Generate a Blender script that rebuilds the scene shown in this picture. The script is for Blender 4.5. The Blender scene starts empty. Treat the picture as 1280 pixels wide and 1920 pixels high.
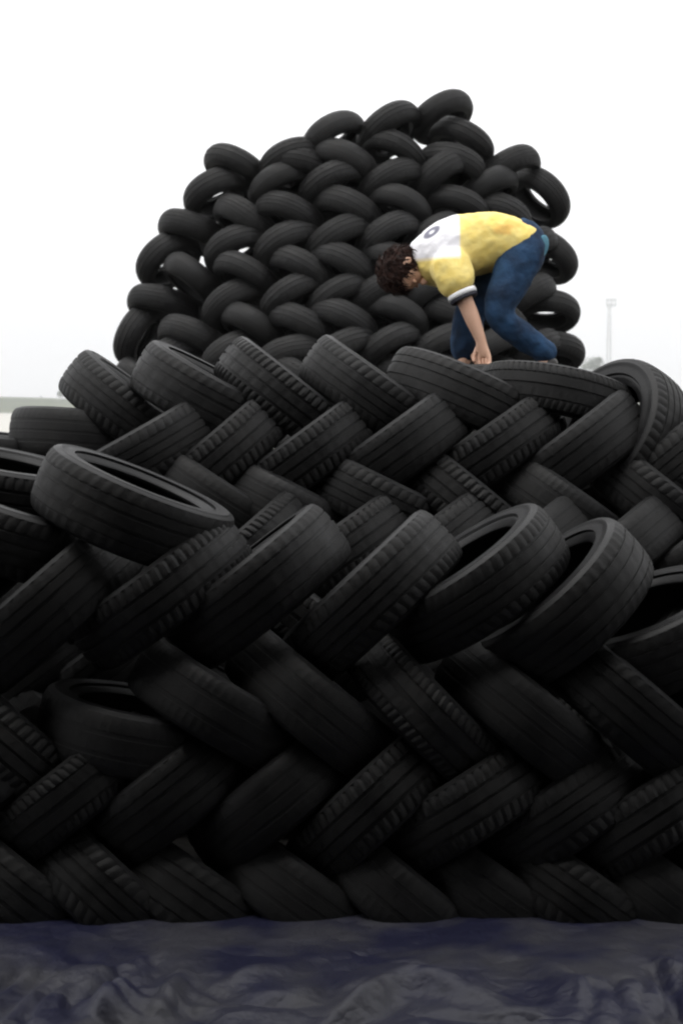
import bpy, bmesh, math, random
from mathutils import Vector, Matrix, noise

random.seed(7)
R = math.radians
scene = bpy.context.scene
COL = scene.collection

# ------------------------------------------------------------------ camera
W0, H0 = 1280.0, 1920.0          # size of the photograph
LENS = 50.0
F = H0 * LENS / 36.0             # focal length in photograph pixels
HORIZON = 770.0
CAM_H = 1.46
PITCH = math.atan((H0 / 2 - HORIZON) / F)     # looking a little down
cam_d = bpy.data.cameras.new('camera')
cam_d.sensor_fit = 'VERTICAL'
cam_d.sensor_height = 36.0
cam_d.lens = LENS
cam_d.clip_start = 0.05
cam_d.clip_end = 8000
cam_d.dof.use_dof = True
cam_d.dof.focus_distance = 5.3
cam_d.dof.aperture_fstop = 4.5
cam = bpy.data.objects.new('camera', cam_d)
cam.location = (0, 0, CAM_H)
cam.rotation_euler = (math.pi / 2 - PITCH, 0, 0)
COL.objects.link(cam)
scene.camera = cam

# ------------------------------------------------------------------ sky and sun
SUN_EL, SUN_AZ = 72.0, -60.0     # high, soft light from above, left and behind the camera
world = bpy.data.worlds.new('World')
scene.world = world
world.use_nodes = True
nt = world.node_tree
nt.nodes.clear()
wo = nt.nodes.new('ShaderNodeOutputWorld')
bg = nt.nodes.new('ShaderNodeBackground')
sky = nt.nodes.new('ShaderNodeTexSky')
sky.sky_type = 'NISHITA'
sky.sun_disc = False
sky.sun_elevation = R(SUN_EL)
sky.sun_rotation = R(180 - SUN_AZ)
sky.dust_density = 1.0
sky.air_density = 1.0
hs = nt.nodes.new('ShaderNodeHueSaturation')
hs.inputs['Saturation'].default_value = 0.06      # an even white cloud layer
tc = nt.nodes.new('ShaderNodeTexCoord')
sep = nt.nodes.new('ShaderNodeSeparateXYZ')
mr = nt.nodes.new('ShaderNodeMapRange')           # overcast: brighter towards the zenith
mr.inputs['From Min'].default_value = 0.0
mr.inputs['From Max'].default_value = 1.0
mr.inputs['To Min'].default_value = 1.0
mr.inputs['To Max'].default_value = 2.0
mx = nt.nodes.new('ShaderNodeMix')
mx.data_type = 'RGBA'
mx.blend_type = 'MULTIPLY'
mx.inputs['Factor'].default_value = 1.0
cl = nt.nodes.new('ShaderNodeMix')             # even cloud in front of the clear sky
cl.data_type = 'RGBA'
cl.inputs['Factor'].default_value = 0.75
cl.inputs['B'].default_value = (11.6, 11.6, 11.7, 1)
L = nt.links
L.new(sky.outputs['Color'], hs.inputs['Color'])
L.new(tc.outputs['Generated'], sep.inputs['Vector'])
L.new(sep.outputs['Z'], mr.inputs['Value'])
L.new(hs.outputs['Color'], cl.inputs['A'])
L.new(cl.outputs['Result'], mx.inputs['A'])
L.new(mr.outputs['Result'], mx.inputs['B'])
L.new(mx.outputs['Result'], bg.inputs['Color'])
bg.inputs['Strength'].default_value = 0.12
L.new(bg.outputs['Background'], wo.inputs['Surface'])

sun_d = bpy.data.lights.new('sun', 'SUN')
sun_d.energy = 1.1
sun_d.angle = R(40)
sun_d.color = (1.0, 0.96, 0.90)
sun = bpy.data.objects.new('sun', sun_d)
sd = Vector((math.sin(R(SUN_AZ)) * math.cos(R(SUN_EL)), -math.cos(R(SUN_AZ)) * math.cos(R(SUN_EL)), math.sin(R(SUN_EL))))
sun.rotation_euler = sd.to_track_quat('Z', 'Y').to_euler()
sun.location = (0, 0, 20)
COL.objects.link(sun)

scene.view_settings.view_transform = 'Standard'
scene.view_settings.look = 'None'
scene.view_settings.exposure = 0.0
scene.view_settings.gamma = 1.0
scene.render.engine = 'CYCLES'
scene.cycles.max_bounces = 6
scene.cycles.diffuse_bounces = 3
scene.cycles.volume_bounces = 0
scene.cycles.use_denoising = True
scene.cycles.pixel_filter_type = 'BLACKMAN_HARRIS'
scene.cycles.filter_width = 2.2

# ------------------------------------------------------------------ helpers
CP, SP = math.cos(PITCH), math.sin(PITCH)


def at(px, py, y):
    """World point that lies at depth y and is seen at photograph pixel (px, py)."""
    u = (px - W0 / 2) / F
    v = (H0 / 2 - py) / F
    d = Vector((u, CP + v * SP, -SP + v * CP))
    return Vector((0, 0, CAM_H)) + d * (y / d.y)


def project(p):
    q = p - Vector((0, 0, CAM_H))
    depth = q.y * CP - q.z * SP
    up = q.y * SP + q.z * CP
    return W0 / 2 + F * q.x / depth, H0 / 2 - F * up / depth


def link(name, me, mat=None, parent=None):
    o = bpy.data.objects.new(name, me)
    if mat is not None and me is not None and not me.materials:
        me.materials.append(mat)
    COL.objects.link(o)
    if parent is not None:
        o.parent = parent
    return o


def tag(o, label, cat, group=None, kind=None):
    o['label'] = label
    o['category'] = cat
    if group:
        o['group'] = group
    if kind:
        o['kind'] = kind
    return o


def mesh_from(name, verts, faces, smooth=True):
    me = bpy.data.meshes.new(name)
    me.from_pydata(verts, [], faces)
    me.update()
    if smooth:
        me.polygons.foreach_set('use_smooth', [True] * len(me.polygons))
    return me


def new_mat(name):
    m = bpy.data.materials.new(name)
    m.use_nodes = True
    n = m.node_tree.nodes
    return m, n, m.node_tree.links, n['Principled BSDF']


def noise_mat(name, c1, c2, scale=6.0, rough=(0.5, 0.8), bump=0.2, bscale=60.0, spec=0.5, detail=6.0, bdist=0.01):
    m, n, l, b = new_mat(name)
    t = n.new('ShaderNodeTexCoord')
    a = n.new('ShaderNodeTexNoise')
    a.inputs['Scale'].default_value = scale
    a.inputs['Detail'].default_value = detail
    r = n.new('ShaderNodeValToRGB')
    r.color_ramp.elements[0].position = 0.35
    r.color_ramp.elements[1].position = 0.68
    r.color_ramp.elements[0].color = (*c1, 1)
    r.color_ramp.elements[1].color = (*c2, 1)
    l.new(t.outputs['Object'], a.inputs['Vector'])
    l.new(a.outputs['Fac'], r.inputs['Fac'])
    l.new(r.outputs['Color'], b.inputs['Base Color'])
    q = n.new('ShaderNodeMapRange')
    q.inputs['To Min'].default_value = rough[0]
    q.inputs['To Max'].default_value = rough[1]
    l.new(a.outputs['Fac'], q.inputs['Value'])
    l.new(q.outputs['Result'], b.inputs['Roughness'])
    b.inputs['Specular IOR Level'].default_value = spec
    if bump:
        a2 = n.new('ShaderNodeTexNoise')
        a2.inputs['Scale'].default_value = bscale
        a2.inputs['Detail'].default_value = 4
        l.new(t.outputs['Object'], a2.inputs['Vector'])
        bu = n.new('ShaderNodeBump')
        bu.inputs['Strength'].default_value = bump
        bu.inputs['Distance'].default_value = bdist
        l.new(a2.outputs['Fac'], bu.inputs['Height'])
        l.new(bu.outputs['Normal'], b.inputs['Normal'])
    return m


def crease_mat(name, c1, c2, scale, rough, bump, bscale, spec, bdist):
    """Blue and grey plastic in patches, with fine crumple lines as bump."""
    m = noise_mat(name, c1, c2, scale, rough, bump, bscale, spec, 3.0, bdist)
    n, l, b = m.node_tree.nodes, m.node_tree.links, m.node_tree.nodes['Principled BSDF']
    ra = next(x for x in n if x.type == 'VALTORGB')
    ra.color_ramp.elements[0].position = 0.42
    ra.color_ramp.elements[1].position = 0.60
    t = next(x for x in n if x.type == 'TEX_COORD')
    for x in n:
        if x.type == 'TEX_NOISE' and x.inputs['Scale'].default_value == scale:
            x.inputs['Distortion'].default_value = 1.6
    old = next(x for x in n if x.type == 'BUMP')
    v = n.new('ShaderNodeTexVoronoi')
    v.feature = 'DISTANCE_TO_EDGE'
    v.inputs['Scale'].default_value = 3.6
    w = n.new('ShaderNodeTexNoise')
    w.inputs['Scale'].default_value = 5.0
    w.inputs['Detail'].default_value = 4.0
    ad = n.new('ShaderNodeMix')
    ad.data_type = 'VECTOR'
    ad.inputs['Factor'].default_value = 0.25
    l.new(t.outputs['Object'], w.inputs['Vector'])
    l.new(t.outputs['Object'], ad.inputs[4])
    l.new(w.outputs['Color'], ad.inputs[5])
    l.new(ad.outputs[1], v.inputs['Vector'])
    bu = n.new('ShaderNodeBump')
    bu.inputs['Strength'].default_value = 0.9
    bu.inputs['Distance'].default_value = 0.05
    l.new(v.outputs['Distance'], bu.inputs['Height'])
    l.new(old.outputs['Normal'], bu.inputs['Normal'])
    l.new(bu.outputs['Normal'], b.inputs['Normal'])
    return m


def rubber_mat(name, dark, dusty, rough):
    """Old black rubber: per-tyre tone, patches of grey dust, scuffs."""
    m, n, l, b = new_mat(name)
    t = n.new('ShaderNodeTexCoord')
    oi = n.new('ShaderNodeObjectInfo')
    off = n.new('ShaderNodeVectorMath')
    off.operation = 'ADD'
    mul = n.new('ShaderNodeVectorMath')
    mul.operation = 'SCALE'
    mul.inputs['Scale'].default_value = 30.0
    l.new(oi.outputs['Location'], mul.inputs[0])
    l.new(t.outputs['Object'], off.inputs[0])
    l.new(mul.outputs['Vector'], off.inputs[1])
    a = n.new('ShaderNodeTexNoise')
    a.inputs['Scale'].default_value = 7.0
    a.inputs['Detail'].default_value = 8.0
    a.inputs['Roughness'].default_value = 0.65
    l.new(off.outputs['Vector'], a.inputs['Vector'])
    r = n.new('ShaderNodeValToRGB')
    r.color_ramp.elements[0].position = 0.40
    r.color_ramp.elements[1].position = 0.78
    r.color_ramp.elements[0].color = (*dark, 1)
    r.color_ramp.elements[1].color = (*dusty, 1)
    l.new(a.outputs['Fac'], r.inputs['Fac'])
    mm = n.new('ShaderNodeMix')
    mm.data_type = 'RGBA'
    mm.blend_type = 'MULTIPLY'
    mm.inputs['Factor'].default_value = 1.0
    mp = n.new('ShaderNodeMapRange')
    mp.inputs['To Min'].default_value = 0.6
    mp.inputs['To Max'].default_value = 1.7
    l.new(oi.outputs['Random'], mp.inputs['Value'])
    l.new(r.outputs['Color'], mm.inputs['A'])
    l.new(mp.outputs['Result'], mm.inputs['B'])
    l.new(mm.outputs['Result'], b.inputs['Base Color'])
    q = n.new('ShaderNodeMapRange')
    q.inputs['From Min'].default_value = 0.3
    q.inputs['From Max'].default_value = 0.7
    q.inputs['To Min'].default_value = rough[0]
    q.inputs['To Max'].default_value = rough[1]
    l.new(a.outputs['Fac'], q.inputs['Value'])
    l.new(q.outputs['Result'], b.inputs['Roughness'])
    b.inputs['Specular IOR Level'].default_value = 0.26
    f = n.new('ShaderNodeTexNoise')
    f.inputs['Scale'].default_value = 140.0
    f.inputs['Detail'].default_value = 5.0
    l.new(off.outputs['Vector'], f.inputs['Vector'])
    bu = n.new('ShaderNodeBump')
    bu.inputs['Strength'].default_value = 0.25
    bu.inputs['Distance'].default_value = 0.004
    l.new(f.outputs['Fac'], bu.inputs['Height'])
    l.new(bu.outputs['Normal'], b.inputs['Normal'])
    return m


TREAD = rubber_mat('tread_rubber', (0.0035, 0.0035, 0.0037), (0.011, 0.0107, 0.0102), (0.46, 0.74))
WALL = rubber_mat('sidewall_rubber', (0.005, 0.005, 0.0054), (0.015, 0.015, 0.0152), (0.42, 0.62))

# ------------------------------------------------------------------ the setting
def ground_mesh():
    bm = bmesh.new()
    bmesh.ops.create_circle(bm, cap_ends=True, segments=96, radius=2600)
    me = bpy.data.meshes.new('ground')
    bm.to_mesh(me)
    bm.free()
    return me


GROUND = noise_mat('bare_earth', (0.010, 0.0095, 0.009), (0.030, 0.028, 0.026), 1.3, (0.8, 0.95), 0.5, 25, 0.2)
# near earth coloured dark to stand in for shade between stacks, paler beyond
gn, gl = GROUND.node_tree.nodes, GROUND.node_tree.links
gb = gn['Principled BSDF']
gt = gn.new('ShaderNodeTexCoord')
gv = gn.new('ShaderNodeVectorMath')
gv.operation = 'LENGTH'
gm = gn.new('ShaderNodeMapRange')
gm.inputs['From Min'].default_value = 18.0
gm.inputs['From Max'].default_value = 30.0
gx = gn.new('ShaderNodeMix')
gx.data_type = 'RGBA'
gx.inputs['B'].default_value = (0.42, 0.41, 0.38, 1)
src = gb.inputs['Base Color'].links[0].from_socket
gl.new(gt.outputs['Object'], gv.inputs[0])
gl.new(gv.outputs['Value'], gm.inputs['Value'])
gl.new(gm.outputs['Result'], gx.inputs['Factor'])
gl.new(src, gx.inputs['A'])
gl.new(gx.outputs['Result'], gb.inputs['Base Color'])
g = link('ground', ground_mesh(), GROUND)
g['kind'] = 'structure'


def ground_px(px, py, z=0.05):
    u = (px - W0 / 2) / F
    v = (H0 / 2 - py) / F
    d = Vector((u, CP + v * SP, -SP + v * CP))
    return Vector((0, 0, CAM_H)) + d * ((z - CAM_H) / d.z)


def seg_dist(p, a, b_):
    t = max(0, min(1, (p - a).dot(b_ - a) / (b_ - a).length_squared))
    return (p - (a + (b_ - a) * t)).length, t


FOLDS = [(ground_px(190, 1812).xy, ground_px(345, 1752).xy, 0.050, 0.030), (ground_px(1165, 1768).xy, ground_px(1330, 1835).xy, 0.055, 0.035), (ground_px(300, 1900).xy, ground_px(350, 1790).xy, 0.035, 0.03),
         (ground_px(620, 1920).xy, ground_px(760, 1840).xy, 0.05, 0.05), (ground_px(760, 1840).xy, ground_px(960, 1900).xy, 0.05, 0.05), (ground_px(410, 1830).xy, ground_px(560, 1790).xy, 0.04, 0.035),
         (ground_px(1010, 1800).xy, ground_px(1110, 1890).xy, 0.045, 0.04), (ground_px(160, 1930).xy, ground_px(240, 1850).xy, 0.05, 0.04)]


def sheet_mesh():
    """A trampled plastic sheet: ridged folds and soft billows."""
    nx, ny = 420, 260
    x0, x1, y0, y1 = -2.2, 2.2, 2.3, 4.4
    vs, fs = [], []

    def rdg(v):
        return 1 - math.sqrt(noise.noise(v) ** 2 + 0.004)

    for j in range(ny + 1):
        for i in range(nx + 1):
            x = x0 + (x1 - x0) * i / nx
            y = y0 + (y1 - y0) * j / ny
            q = Vector((x * 1.5 + 3.1, y * 1.5, 0.4))
            warp = Vector((noise.noise(q * 1.2), noise.noise(q * 1.2 + Vector((7, 3, 1))), 0)) * 1.2
            a = abs(noise.noise((q + warp) * 1.25))
            b_ = abs(noise.noise((q + warp * 1.3) * 2.6 + Vector((2, 9, 4))))
            f_ = rdg((q + warp * 0.7) * 6.5 + Vector((5, 1, 8)))
            c = noise.noise(q * 0.9 + Vector((11, 5, 2)))
            z = 0.008 + 0.12 * min(a, 0.42) + 0.050 * min(b_, 0.4) + 0.008 * f_ ** 3 + 0.025 * c
            for fa, fb, fh, fw in FOLDS:
                dist, t = seg_dist(Vector((x, y)), fa, fb)
                z += fh * math.exp(-(dist / fw) ** 2) * math.sin(math.pi * (0.12 + 0.76 * t))
            under = min(1, max(0, (y - 3.35) / 0.45))
            e = min(1, (x - x0) / 0.3, (x1 - x) / 0.3, (y - y0) / 0.3)
            z = max(0.006, z) * (1 - 0.85 * under) * max(0.05, e) + 0.005
            vs.append((x, y, z))
    for j in range(ny):
        for i in range(nx):
            k = j * (nx + 1) + i
            fs.append((k, k + 1, k + nx + 2, k + nx + 1))
    return mesh_from('plastic_sheet', vs, fs)


SHEET = crease_mat('plastic_sheet', (0.009, 0.010, 0.036), (0.038, 0.038, 0.050), 3.2, (0.42, 0.65), 0.25, 30, 0.5, 0.01)
sh = link('plastic_sheet', sheet_mesh(), SHEET)
tag(sh, 'crumpled blue-grey plastic sheet spread on the ground in front of the near stack', 'plastic sheet')


# ------------------------------------------------------------------ unseen plank canopy, added to shade the near stack
def box(vs, fs, a, b_):
    o0 = len(vs)
    for z in (a[2], b_[2]):
        for x, y in ((a[0], a[1]), (b_[0], a[1]), (b_[0], b_[1]), (a[0], b_[1])):
            vs.append((x, y, z))
    for f in ((3, 2, 1, 0), (4, 5, 6, 7), (0, 1, 5, 4), (1, 2, 6, 5), (2, 3, 7, 6), (3, 0, 4, 7)):
        fs.append(tuple(o0 + k for k in f))


BLOCKERM = noise_mat('blocker_planks', (0.035, 0.030, 0.026), (0.075, 0.065, 0.055), 4, (0.8, 0.95), 0.3, 40, 0.2)
shed = bpy.data.objects.new('added_shade_canopy', None)
COL.objects.link(shed)
tag(shed, 'dark plank canopy outside the view, added to shade the near stack', 'shed')
SH_Y, SH_Z = 3.4, 2.72
for nm, bxs in (('blocker_roof', [((-7, -6, SH_Z), (7, SH_Y, SH_Z + 0.12)), ((-7, SH_Y - 0.1, SH_Z - 0.16), (7, SH_Y - 0.02, SH_Z - 0.003))]),
                ('blocker_wall', [((-7, -6.0, 0), (7, -5.88, SH_Z - 0.003))]),
                ('blocker_post', [((-6.5, SH_Y - 0.3, 0), (-6.35, SH_Y - 0.15, SH_Z - 0.003))]),
                ('blocker_post', [((6.35, SH_Y - 0.3, 0), (6.5, SH_Y - 0.15, SH_Z - 0.003))])):
    vs, fs = [], []
    for a, b_ in bxs:
        box(vs, fs, a, b_)
    link(nm, mesh_from(nm, vs, fs, False), BLOCKERM, shed)

# ------------------------------------------------------------------ tyres
def tyre_profiles(rad, w, rim, wear, grooves=((-0.47, 1), (-0.16, 1), (0.16, 1), (0.47, 1)), round_=0.0):
    """(tread profile, sidewall profile for the +z side); tread points carry a code: 0 rib, 1 groove, 2 shoulder block."""
    h = w / 2
    tr = []

    def crown(z):
        return rad - (0.010 + round_) * (z / h) ** 2 - 0.010 * max(0, abs(z) / h - 0.72) / 0.28

    gd = 0.0075 * (1 - wear)
    gs = [g_[0] * h for g_ in grooves]
    z_edge = 0.90 * h
    zs = [(-z_edge, 2), (-0.78 * h, 2), (-0.62 * h, 2)]
    last = len(gs) - 1
    for k, gz in enumerate(gs):
        gw = 0.0036 * grooves[k][1]
        zs += [(gz - gw - 0.0008, 2 if k == 0 else 0), (gz - gw, 1), (gz + gw, 1), (gz + gw + 0.0008, 2 if k == last else 0)]
        if k < last:
            zs.append(((gz + gs[k + 1]) / 2, 0))
    zs += [(0.62 * h, 2), (0.78 * h, 2), (z_edge, 2)]
    for z, c in zs:
        tr.append((crown(z) - (gd if c == 1 else 0), z, c))
    r_e = crown(z_edge)
    sw = [(r_e, z_edge), (r_e - 0.006, 0.955 * h), (r_e - 0.018, 0.985 * h), (r_e - 0.019, 1.005 * h), (r_e - 0.026, 1.01 * h),
          (r_e - 0.028, 0.992 * h), (r_e - 0.045, 1.0 * h), (r_e - 0.065, 0.985 * h), (rim + 0.030, 0.90 * h), (rim + 0.022, 0.90 * h),
          (rim + 0.018, 0.86 * h), (rim + 0.004, 0.80 * h), (rim, 0.74 * h), (rim + 0.003, 0.66 * h), (rim + 0.018, 0.66 * h),
          (rim + 0.035, 0.74 * h), (rad - 0.055, 0.84 * h), (rad - 0.026, 0.70 * h), (rad - 0.018, 0.35 * h), (rad - 0.017, 0.0)]
    return tr, sw


def ring_faces(n, seg, flip):
    fs = []
    for i in range(seg):
        i2 = (i + 1) % seg
        for k in range(n - 1):
            a, b_, c, d = i * n + k, i * n + k + 1, i2 * n + k + 1, i2 * n + k
            fs.append((d, c, b_, a) if flip else (a, b_, c, d))
    return fs


def tread_geo(rad, w, rim, wear, blocks, slant, vee, grooves, sub=3, round_=0.0):
    tr, _ = tyre_profiles(rad, w, rim, wear, grooves, round_)
    seg = blocks * sub
    h = w / 2
    vs = []
    for i in range(seg):
        low = (i % sub == 0)
        for r, z, c in tr:
            th = 2 * math.pi * i / seg + (slant * (abs(z) if vee else z) / h)
            rr = r
            if c == 2 and low:
                rr -= 0.0065 * (1 - wear)
            elif c == 0 and low and (i // sub) % 2 == 0:
                rr -= 0.003 * (1 - wear)
            vs.append((rr * math.cos(th), rr * math.sin(th), z))
    return vs, ring_faces(len(tr), seg, True)


def wall_geo(rad, w, rim, side, seg=96, round_=0.0):
    _, sw = tyre_profiles(rad, w, rim, 0, round_=round_)
    vs = []
    for i in range(seg):
        th = 2 * math.pi * i / seg
        for r, z in sw:
            vs.append((r * math.cos(th), r * math.sin(th), side * z))
    return vs, ring_faces(len(sw), seg, side > 0)


G4 = ((-0.47, 1), (-0.16, 1), (0.16, 1), (0.47, 1))
G3 = ((-0.42, 1.5), (0.0, 1.2), (0.42, 1.5))
G2 = ((-0.34, 2.0), (0.34, 2.0))
G3B = ((-0.52, 0.8), (-0.02, 2.2), (0.50, 0.8))
G4B = ((-0.55, 0.6), (-0.22, 1.6), (0.22, 1.6), (0.55, 0.6))
DESIGNS = [  # radius, width, rim radius, wear, blocks, slant, vee, grooves
    (0.305, 0.190, 0.190, 0.15, 60, 0.05, False, G3),
    (0.310, 0.200, 0.195, 0.45, 54, 0.09, True, G4),
    (0.295, 0.185, 0.185, 0.70, 66, 0.03, False, G2),
    (0.300, 0.180, 0.178, 0.30, 72, -0.07, True, G3B),
    (0.312, 0.205, 0.205, 0.45, 48, 0.10, False, G4B),
    (0.303, 0.192, 0.192, 0.80, 60, 0.06, True, G3),
]


def fix(me):
    bm = bmesh.new()
    bm.from_mesh(me)
    bmesh.ops.recalc_face_normals(bm, faces=bm.faces)
    bm.to_mesh(me)
    bm.free()
    return me


TYRE_MESH = []
FAR_MESH = []
for (rad, w, rim, wear, blocks, slant, vee, grooves) in DESIGNS:
    tv, tf = tread_geo(rad, w, rim, wear, blocks, slant, vee, grooves)
    tm = mesh_from('tread', tv, tf)
    tm.materials.append(TREAD)
    tm.set_sharp_from_angle(angle=R(28))
    ws = []
    for s in (1, -1):
        wv, wf = wall_geo(rad, w, rim, s)
        wm = mesh_from('sidewall', wv, wf)
        wm.materials.append(WALL)
        wm.set_sharp_from_angle(angle=R(50))
        ws.append(wm)
    TYRE_MESH.append((tm, ws[0], ws[1]))
    # the same tyre as one mesh, for the far pile where the parts are too small to tell
    V, Fc, mi = [], [], []
    for gi, (vv, ff) in enumerate((tread_geo(rad, w * 1.08, rim, max(wear, 0.35), 36, slant, vee, grooves, 3, 0.028), wall_geo(rad, w * 1.08, rim, 1, 72, 0.028), wall_geo(rad, w * 1.08, rim, -1, 72, 0.028))):
        o0 = len(V)
        V += vv
        Fc += [tuple(k + o0 for k in f) for f in ff]
        mi += [0 if gi == 0 else 1] * len(ff)
    fm = mesh_from('tyre', V, Fc)
    fm.materials.append(TREAD)
    fm.materials.append(WALL)
    fm.polygons.foreach_set('material_index', mi)
    fm.set_sharp_from_angle(angle=R(40))
    FAR_MESH.append(fm)

PROTO = []                        # one finished tyre of each design, moved to its place the first time, then copied


def make_tyre(d):
    root = bpy.data.objects.new('tyre', None)
    root.empty_display_size = 0.1
    COL.objects.link(root)
    tm, wa, wb = TYRE_MESH[d]
    link('tread', tm, None, root)
    link('sidewall', wa, None, root)
    link('sidewall', wb, None, root)
    return root


protos = {}


def new_tyre(d, far=False):
    key = (d, far)
    if key not in protos:
        if far:
            protos[key] = link('tyre', FAR_MESH[d])
        else:
            protos[key] = make_tyre(d)
        return protos[key]
    src = protos[key]
    o = src.copy()
    COL.objects.link(o)
    for ch in src.children:
        c = ch.copy()
        COL.objects.link(c)
        c.parent = o
    return o


ALL = []                          # every tyre with what its label needs


def put(o, d, front, roll, pitch, yaw, spin, stretch=1.0):
    """front = world point of the tread nearest the viewer; roll > 0 lifts the right end, pitch > 0 lifts the front edge."""
    M = Matrix.Rotation(R(yaw), 4, 'Z') @ Matrix.Rotation(R(-roll), 4, 'Y') @ Matrix.Rotation(R(-pitch), 4, 'X')
    rad = DESIGNS[d][0] * stretch
    c = front - (M @ Vector((0, -rad, 0)))
    o.matrix_world = Matrix.Translation(c) @ M @ Matrix.Rotation(R(spin), 4, 'Z') @ Matrix.Scale(stretch, 4)
    return c


def edge_on(p, roll):
    """Front lift at which a tyre leaning by roll at point p is seen exactly edge on from where the photographer stands."""
    v = p - Vector((0, 0, CAM_H))
    return math.degrees(math.atan((math.sin(R(roll)) * v.x - math.cos(R(roll)) * v.z) / v.y))


def row(name, group, pts, y, far=False, jit=1.0, yfun=None, stretch=1.0, lift=0.0, slide=0.0):
    """pts: (px, py, roll, pitch, yaw[, dy]) measured off the photograph's tyres at their own depth."""
    out = []
    for k, p in enumerate(pts):
        px, py, ro, pi_, ya = p[:5]
        px -= slide * math.cos(R(ro)) * (1 if ro > 0 else -1)
        py += slide * abs(math.sin(R(ro)))
        dy = p[5] if len(p) > 5 else 0.0
        d = random.randrange(len(DESIGNS))
        o = new_tyre(d, far)
        yy = (yfun(px, py) if yfun else y) + dy + random.uniform(-0.02, 0.02) * jit
        if far and yfun:
            ya += (px - 660) / 420 * 20
            stretch = 1.04
        fp = at(px, py, yy)
        c = put(o, d, fp, ro + random.uniform(-2, 2) * jit, pi_ + lift * edge_on(fp, ro) + random.uniform(-3, 3) * jit,
                ya + random.uniform(-4, 4) * jit, random.uniform(0, 360), stretch)
        o['group'] = group
        o['category'] = 'tyre'
        out.append((px, py, ro, o))
    ALL.append((name, group, out))
    return out


NEAR = 'tyres laced into the near stack'
MID = 'tyres laced into the middle stack'
FAR = 'tyres laced into the far mound'
BED = 'tyres lying flat under the person'
BACK = 'tyres buried inside the far mound'

# near stack: four rows, leaning turn by turn
row('top row', NEAR, [(-120, 1140, 42, 2, 0), (85, 1150, 41, 0, 0), (316, 1112, 38, 0, 0), (506, 1098, 38, 3, 0), (712, 1112, 45, 6, 0),
                      (930, 1112, 34, -3, 0), (1112, 1146, 43, -4, 2), (1290, 1230, 24, -6, 0), (1450, 1170, 40, 0, 0)], 4.06, slide=34)
row('second row', NEAR, [(-160, 1350, -38, 0, 0), (-5, 1385, -40, 0, 0), (190, 1395, -12, -10, 0), (388, 1325, -32, 0, 0), (580, 1325, -39, 0, 0),
                         (795, 1340, -46, 0, 0), (985, 1345, -38, 0, 0), (1185, 1338, -39, 0, 0), (1375, 1338, -38, 0, 0)], 4.03, lift=0.8, slide=34)
row('third row', NEAR, [(-90, 1505, 38, 0, 0), (110, 1510, 38, 0, 0), (318, 1500, 37, 0, 0), (506, 1508, 40, 0, 0), (692, 1518, 42, 0, 0), (885, 1515, 34, 0, 0),
                        (1075, 1522, 36, 0, 0), (1240, 1525, 34, 0, 0), (1430, 1525, 36, 0, 0)], 4.00, lift=0.8, slide=25)
row('bottom row', NEAR, [(-120, 1705, -38, 0, 0), (45, 1705, -40, 0, 0), (220, 1705, -42, 0, 0), (390, 1710, -38, 0, 0), (590, 1710, -35, 0, 0), (775, 1712, -38, 0, 0),
                         (950, 1710, -36, 0, 0), (1125, 1720, -36, 0, 0), (1290, 1718, -36, 0, 0)], 3.95, lift=0.8)

# middle stack, a step behind
row('top row', MID, [(-70, 858, -6, 2, 0, 0.3), (104, 808, -4, 2, 0, 0.25), (200, 752, -38, 0, 0, 0.25), (345, 735, -29, -2, 0), (508, 728, -39, 2, 0), (668, 728, -34, 0, 0),
                     (842, 722, -24, 4, 0), (1035, 722, -13, 8, 0)], 5.22, slide=36)
row('second row', MID, [(290, 845, 29, 0, 0), (436, 842, 41, 0, 0), (600, 842, 36, 0, 0), (768, 832, 37, 0, 0), (958, 826, 33, 0, 0),
                        (1120, 828, 38, 0, 0), (1300, 840, 38, 0, 0), (1470, 835, 36, 0, 0)], 5.12, lift=0.8, slide=30)
row('third row', MID, [(-150, 960, -30, 0, 0), (370, 930, -32, 0, 0), (525, 948, -27, 0, 0), (690, 936, -28, 0, 0), (866, 940, -37, 0, 0), (1045, 948, -34, 0, 0), (1225, 946, -36, 0, 0),
                       (1400, 940, -35, 0, 0)], 5.06, lift=0.8, slide=26)
row('fourth row', MID, [(-40, 1060, 34, 0, 0), (130, 1060, 36, 0, 0), (290, 1055, 36, 0, 0), (455, 1052, 38, 0, 0), (625, 1050, 36, 0, 0), (800, 1046, 38, 0, 0), (975, 1050, 36, 0, 0),
                        (1150, 1050, 38, 0, 0), (1320, 1050, 36, 0, 0)], 4.90, lift=0.8)
for nm, yy, sg, off, my in (('fifth row', 1160, -1, 40, 4.84), ('sixth row', 1270, 1, 0, 4.80), ('seventh row', 1380, -1, 60, 4.78), ('eighth row', 1490, 1, 20, 4.76)):
    row(nm, MID, [(x, yy, 36 * sg, 0, 0) for x in range(-140 + off, 1480, 165)], my)

# loose tyres that break the pattern
LOOSE = []


def loose(label, px, py, y, roll, pitch, yaw, d):
    o = new_tyre(d)
    put(o, d, at(px, py, y), roll, pitch, yaw, random.uniform(0, 360))
    tag(o, label, 'tyre', NEAR)
    LOOSE.append(o)


loose('black tyre lying flat and tilted, its oval opening showing, at the left of the stacks', 220, 974, 4.08, -23, -1, 0, 4)
loose('black tyre tucked under the flat tilted tyre, at the left edge', 0, 1022, 4.15, -18, -4, 0, 1)
loose('black tyre end poking out above the flat tilted tyre, at the left edge', -46, 934, 4.5, -12, -4, 0, 0)
loose('black tyre standing almost upright at the right end of the top row', 1262, 806, 5.2, 62, 14, 46, 1)

# far mound: rows alternate like a woven basket and step back as they rise
def mound_y(px, py):
    return 11.6 + max(0, (700 - py)) * 0.0018 + 0.9 * ((px - 660) / 420) ** 2


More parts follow.
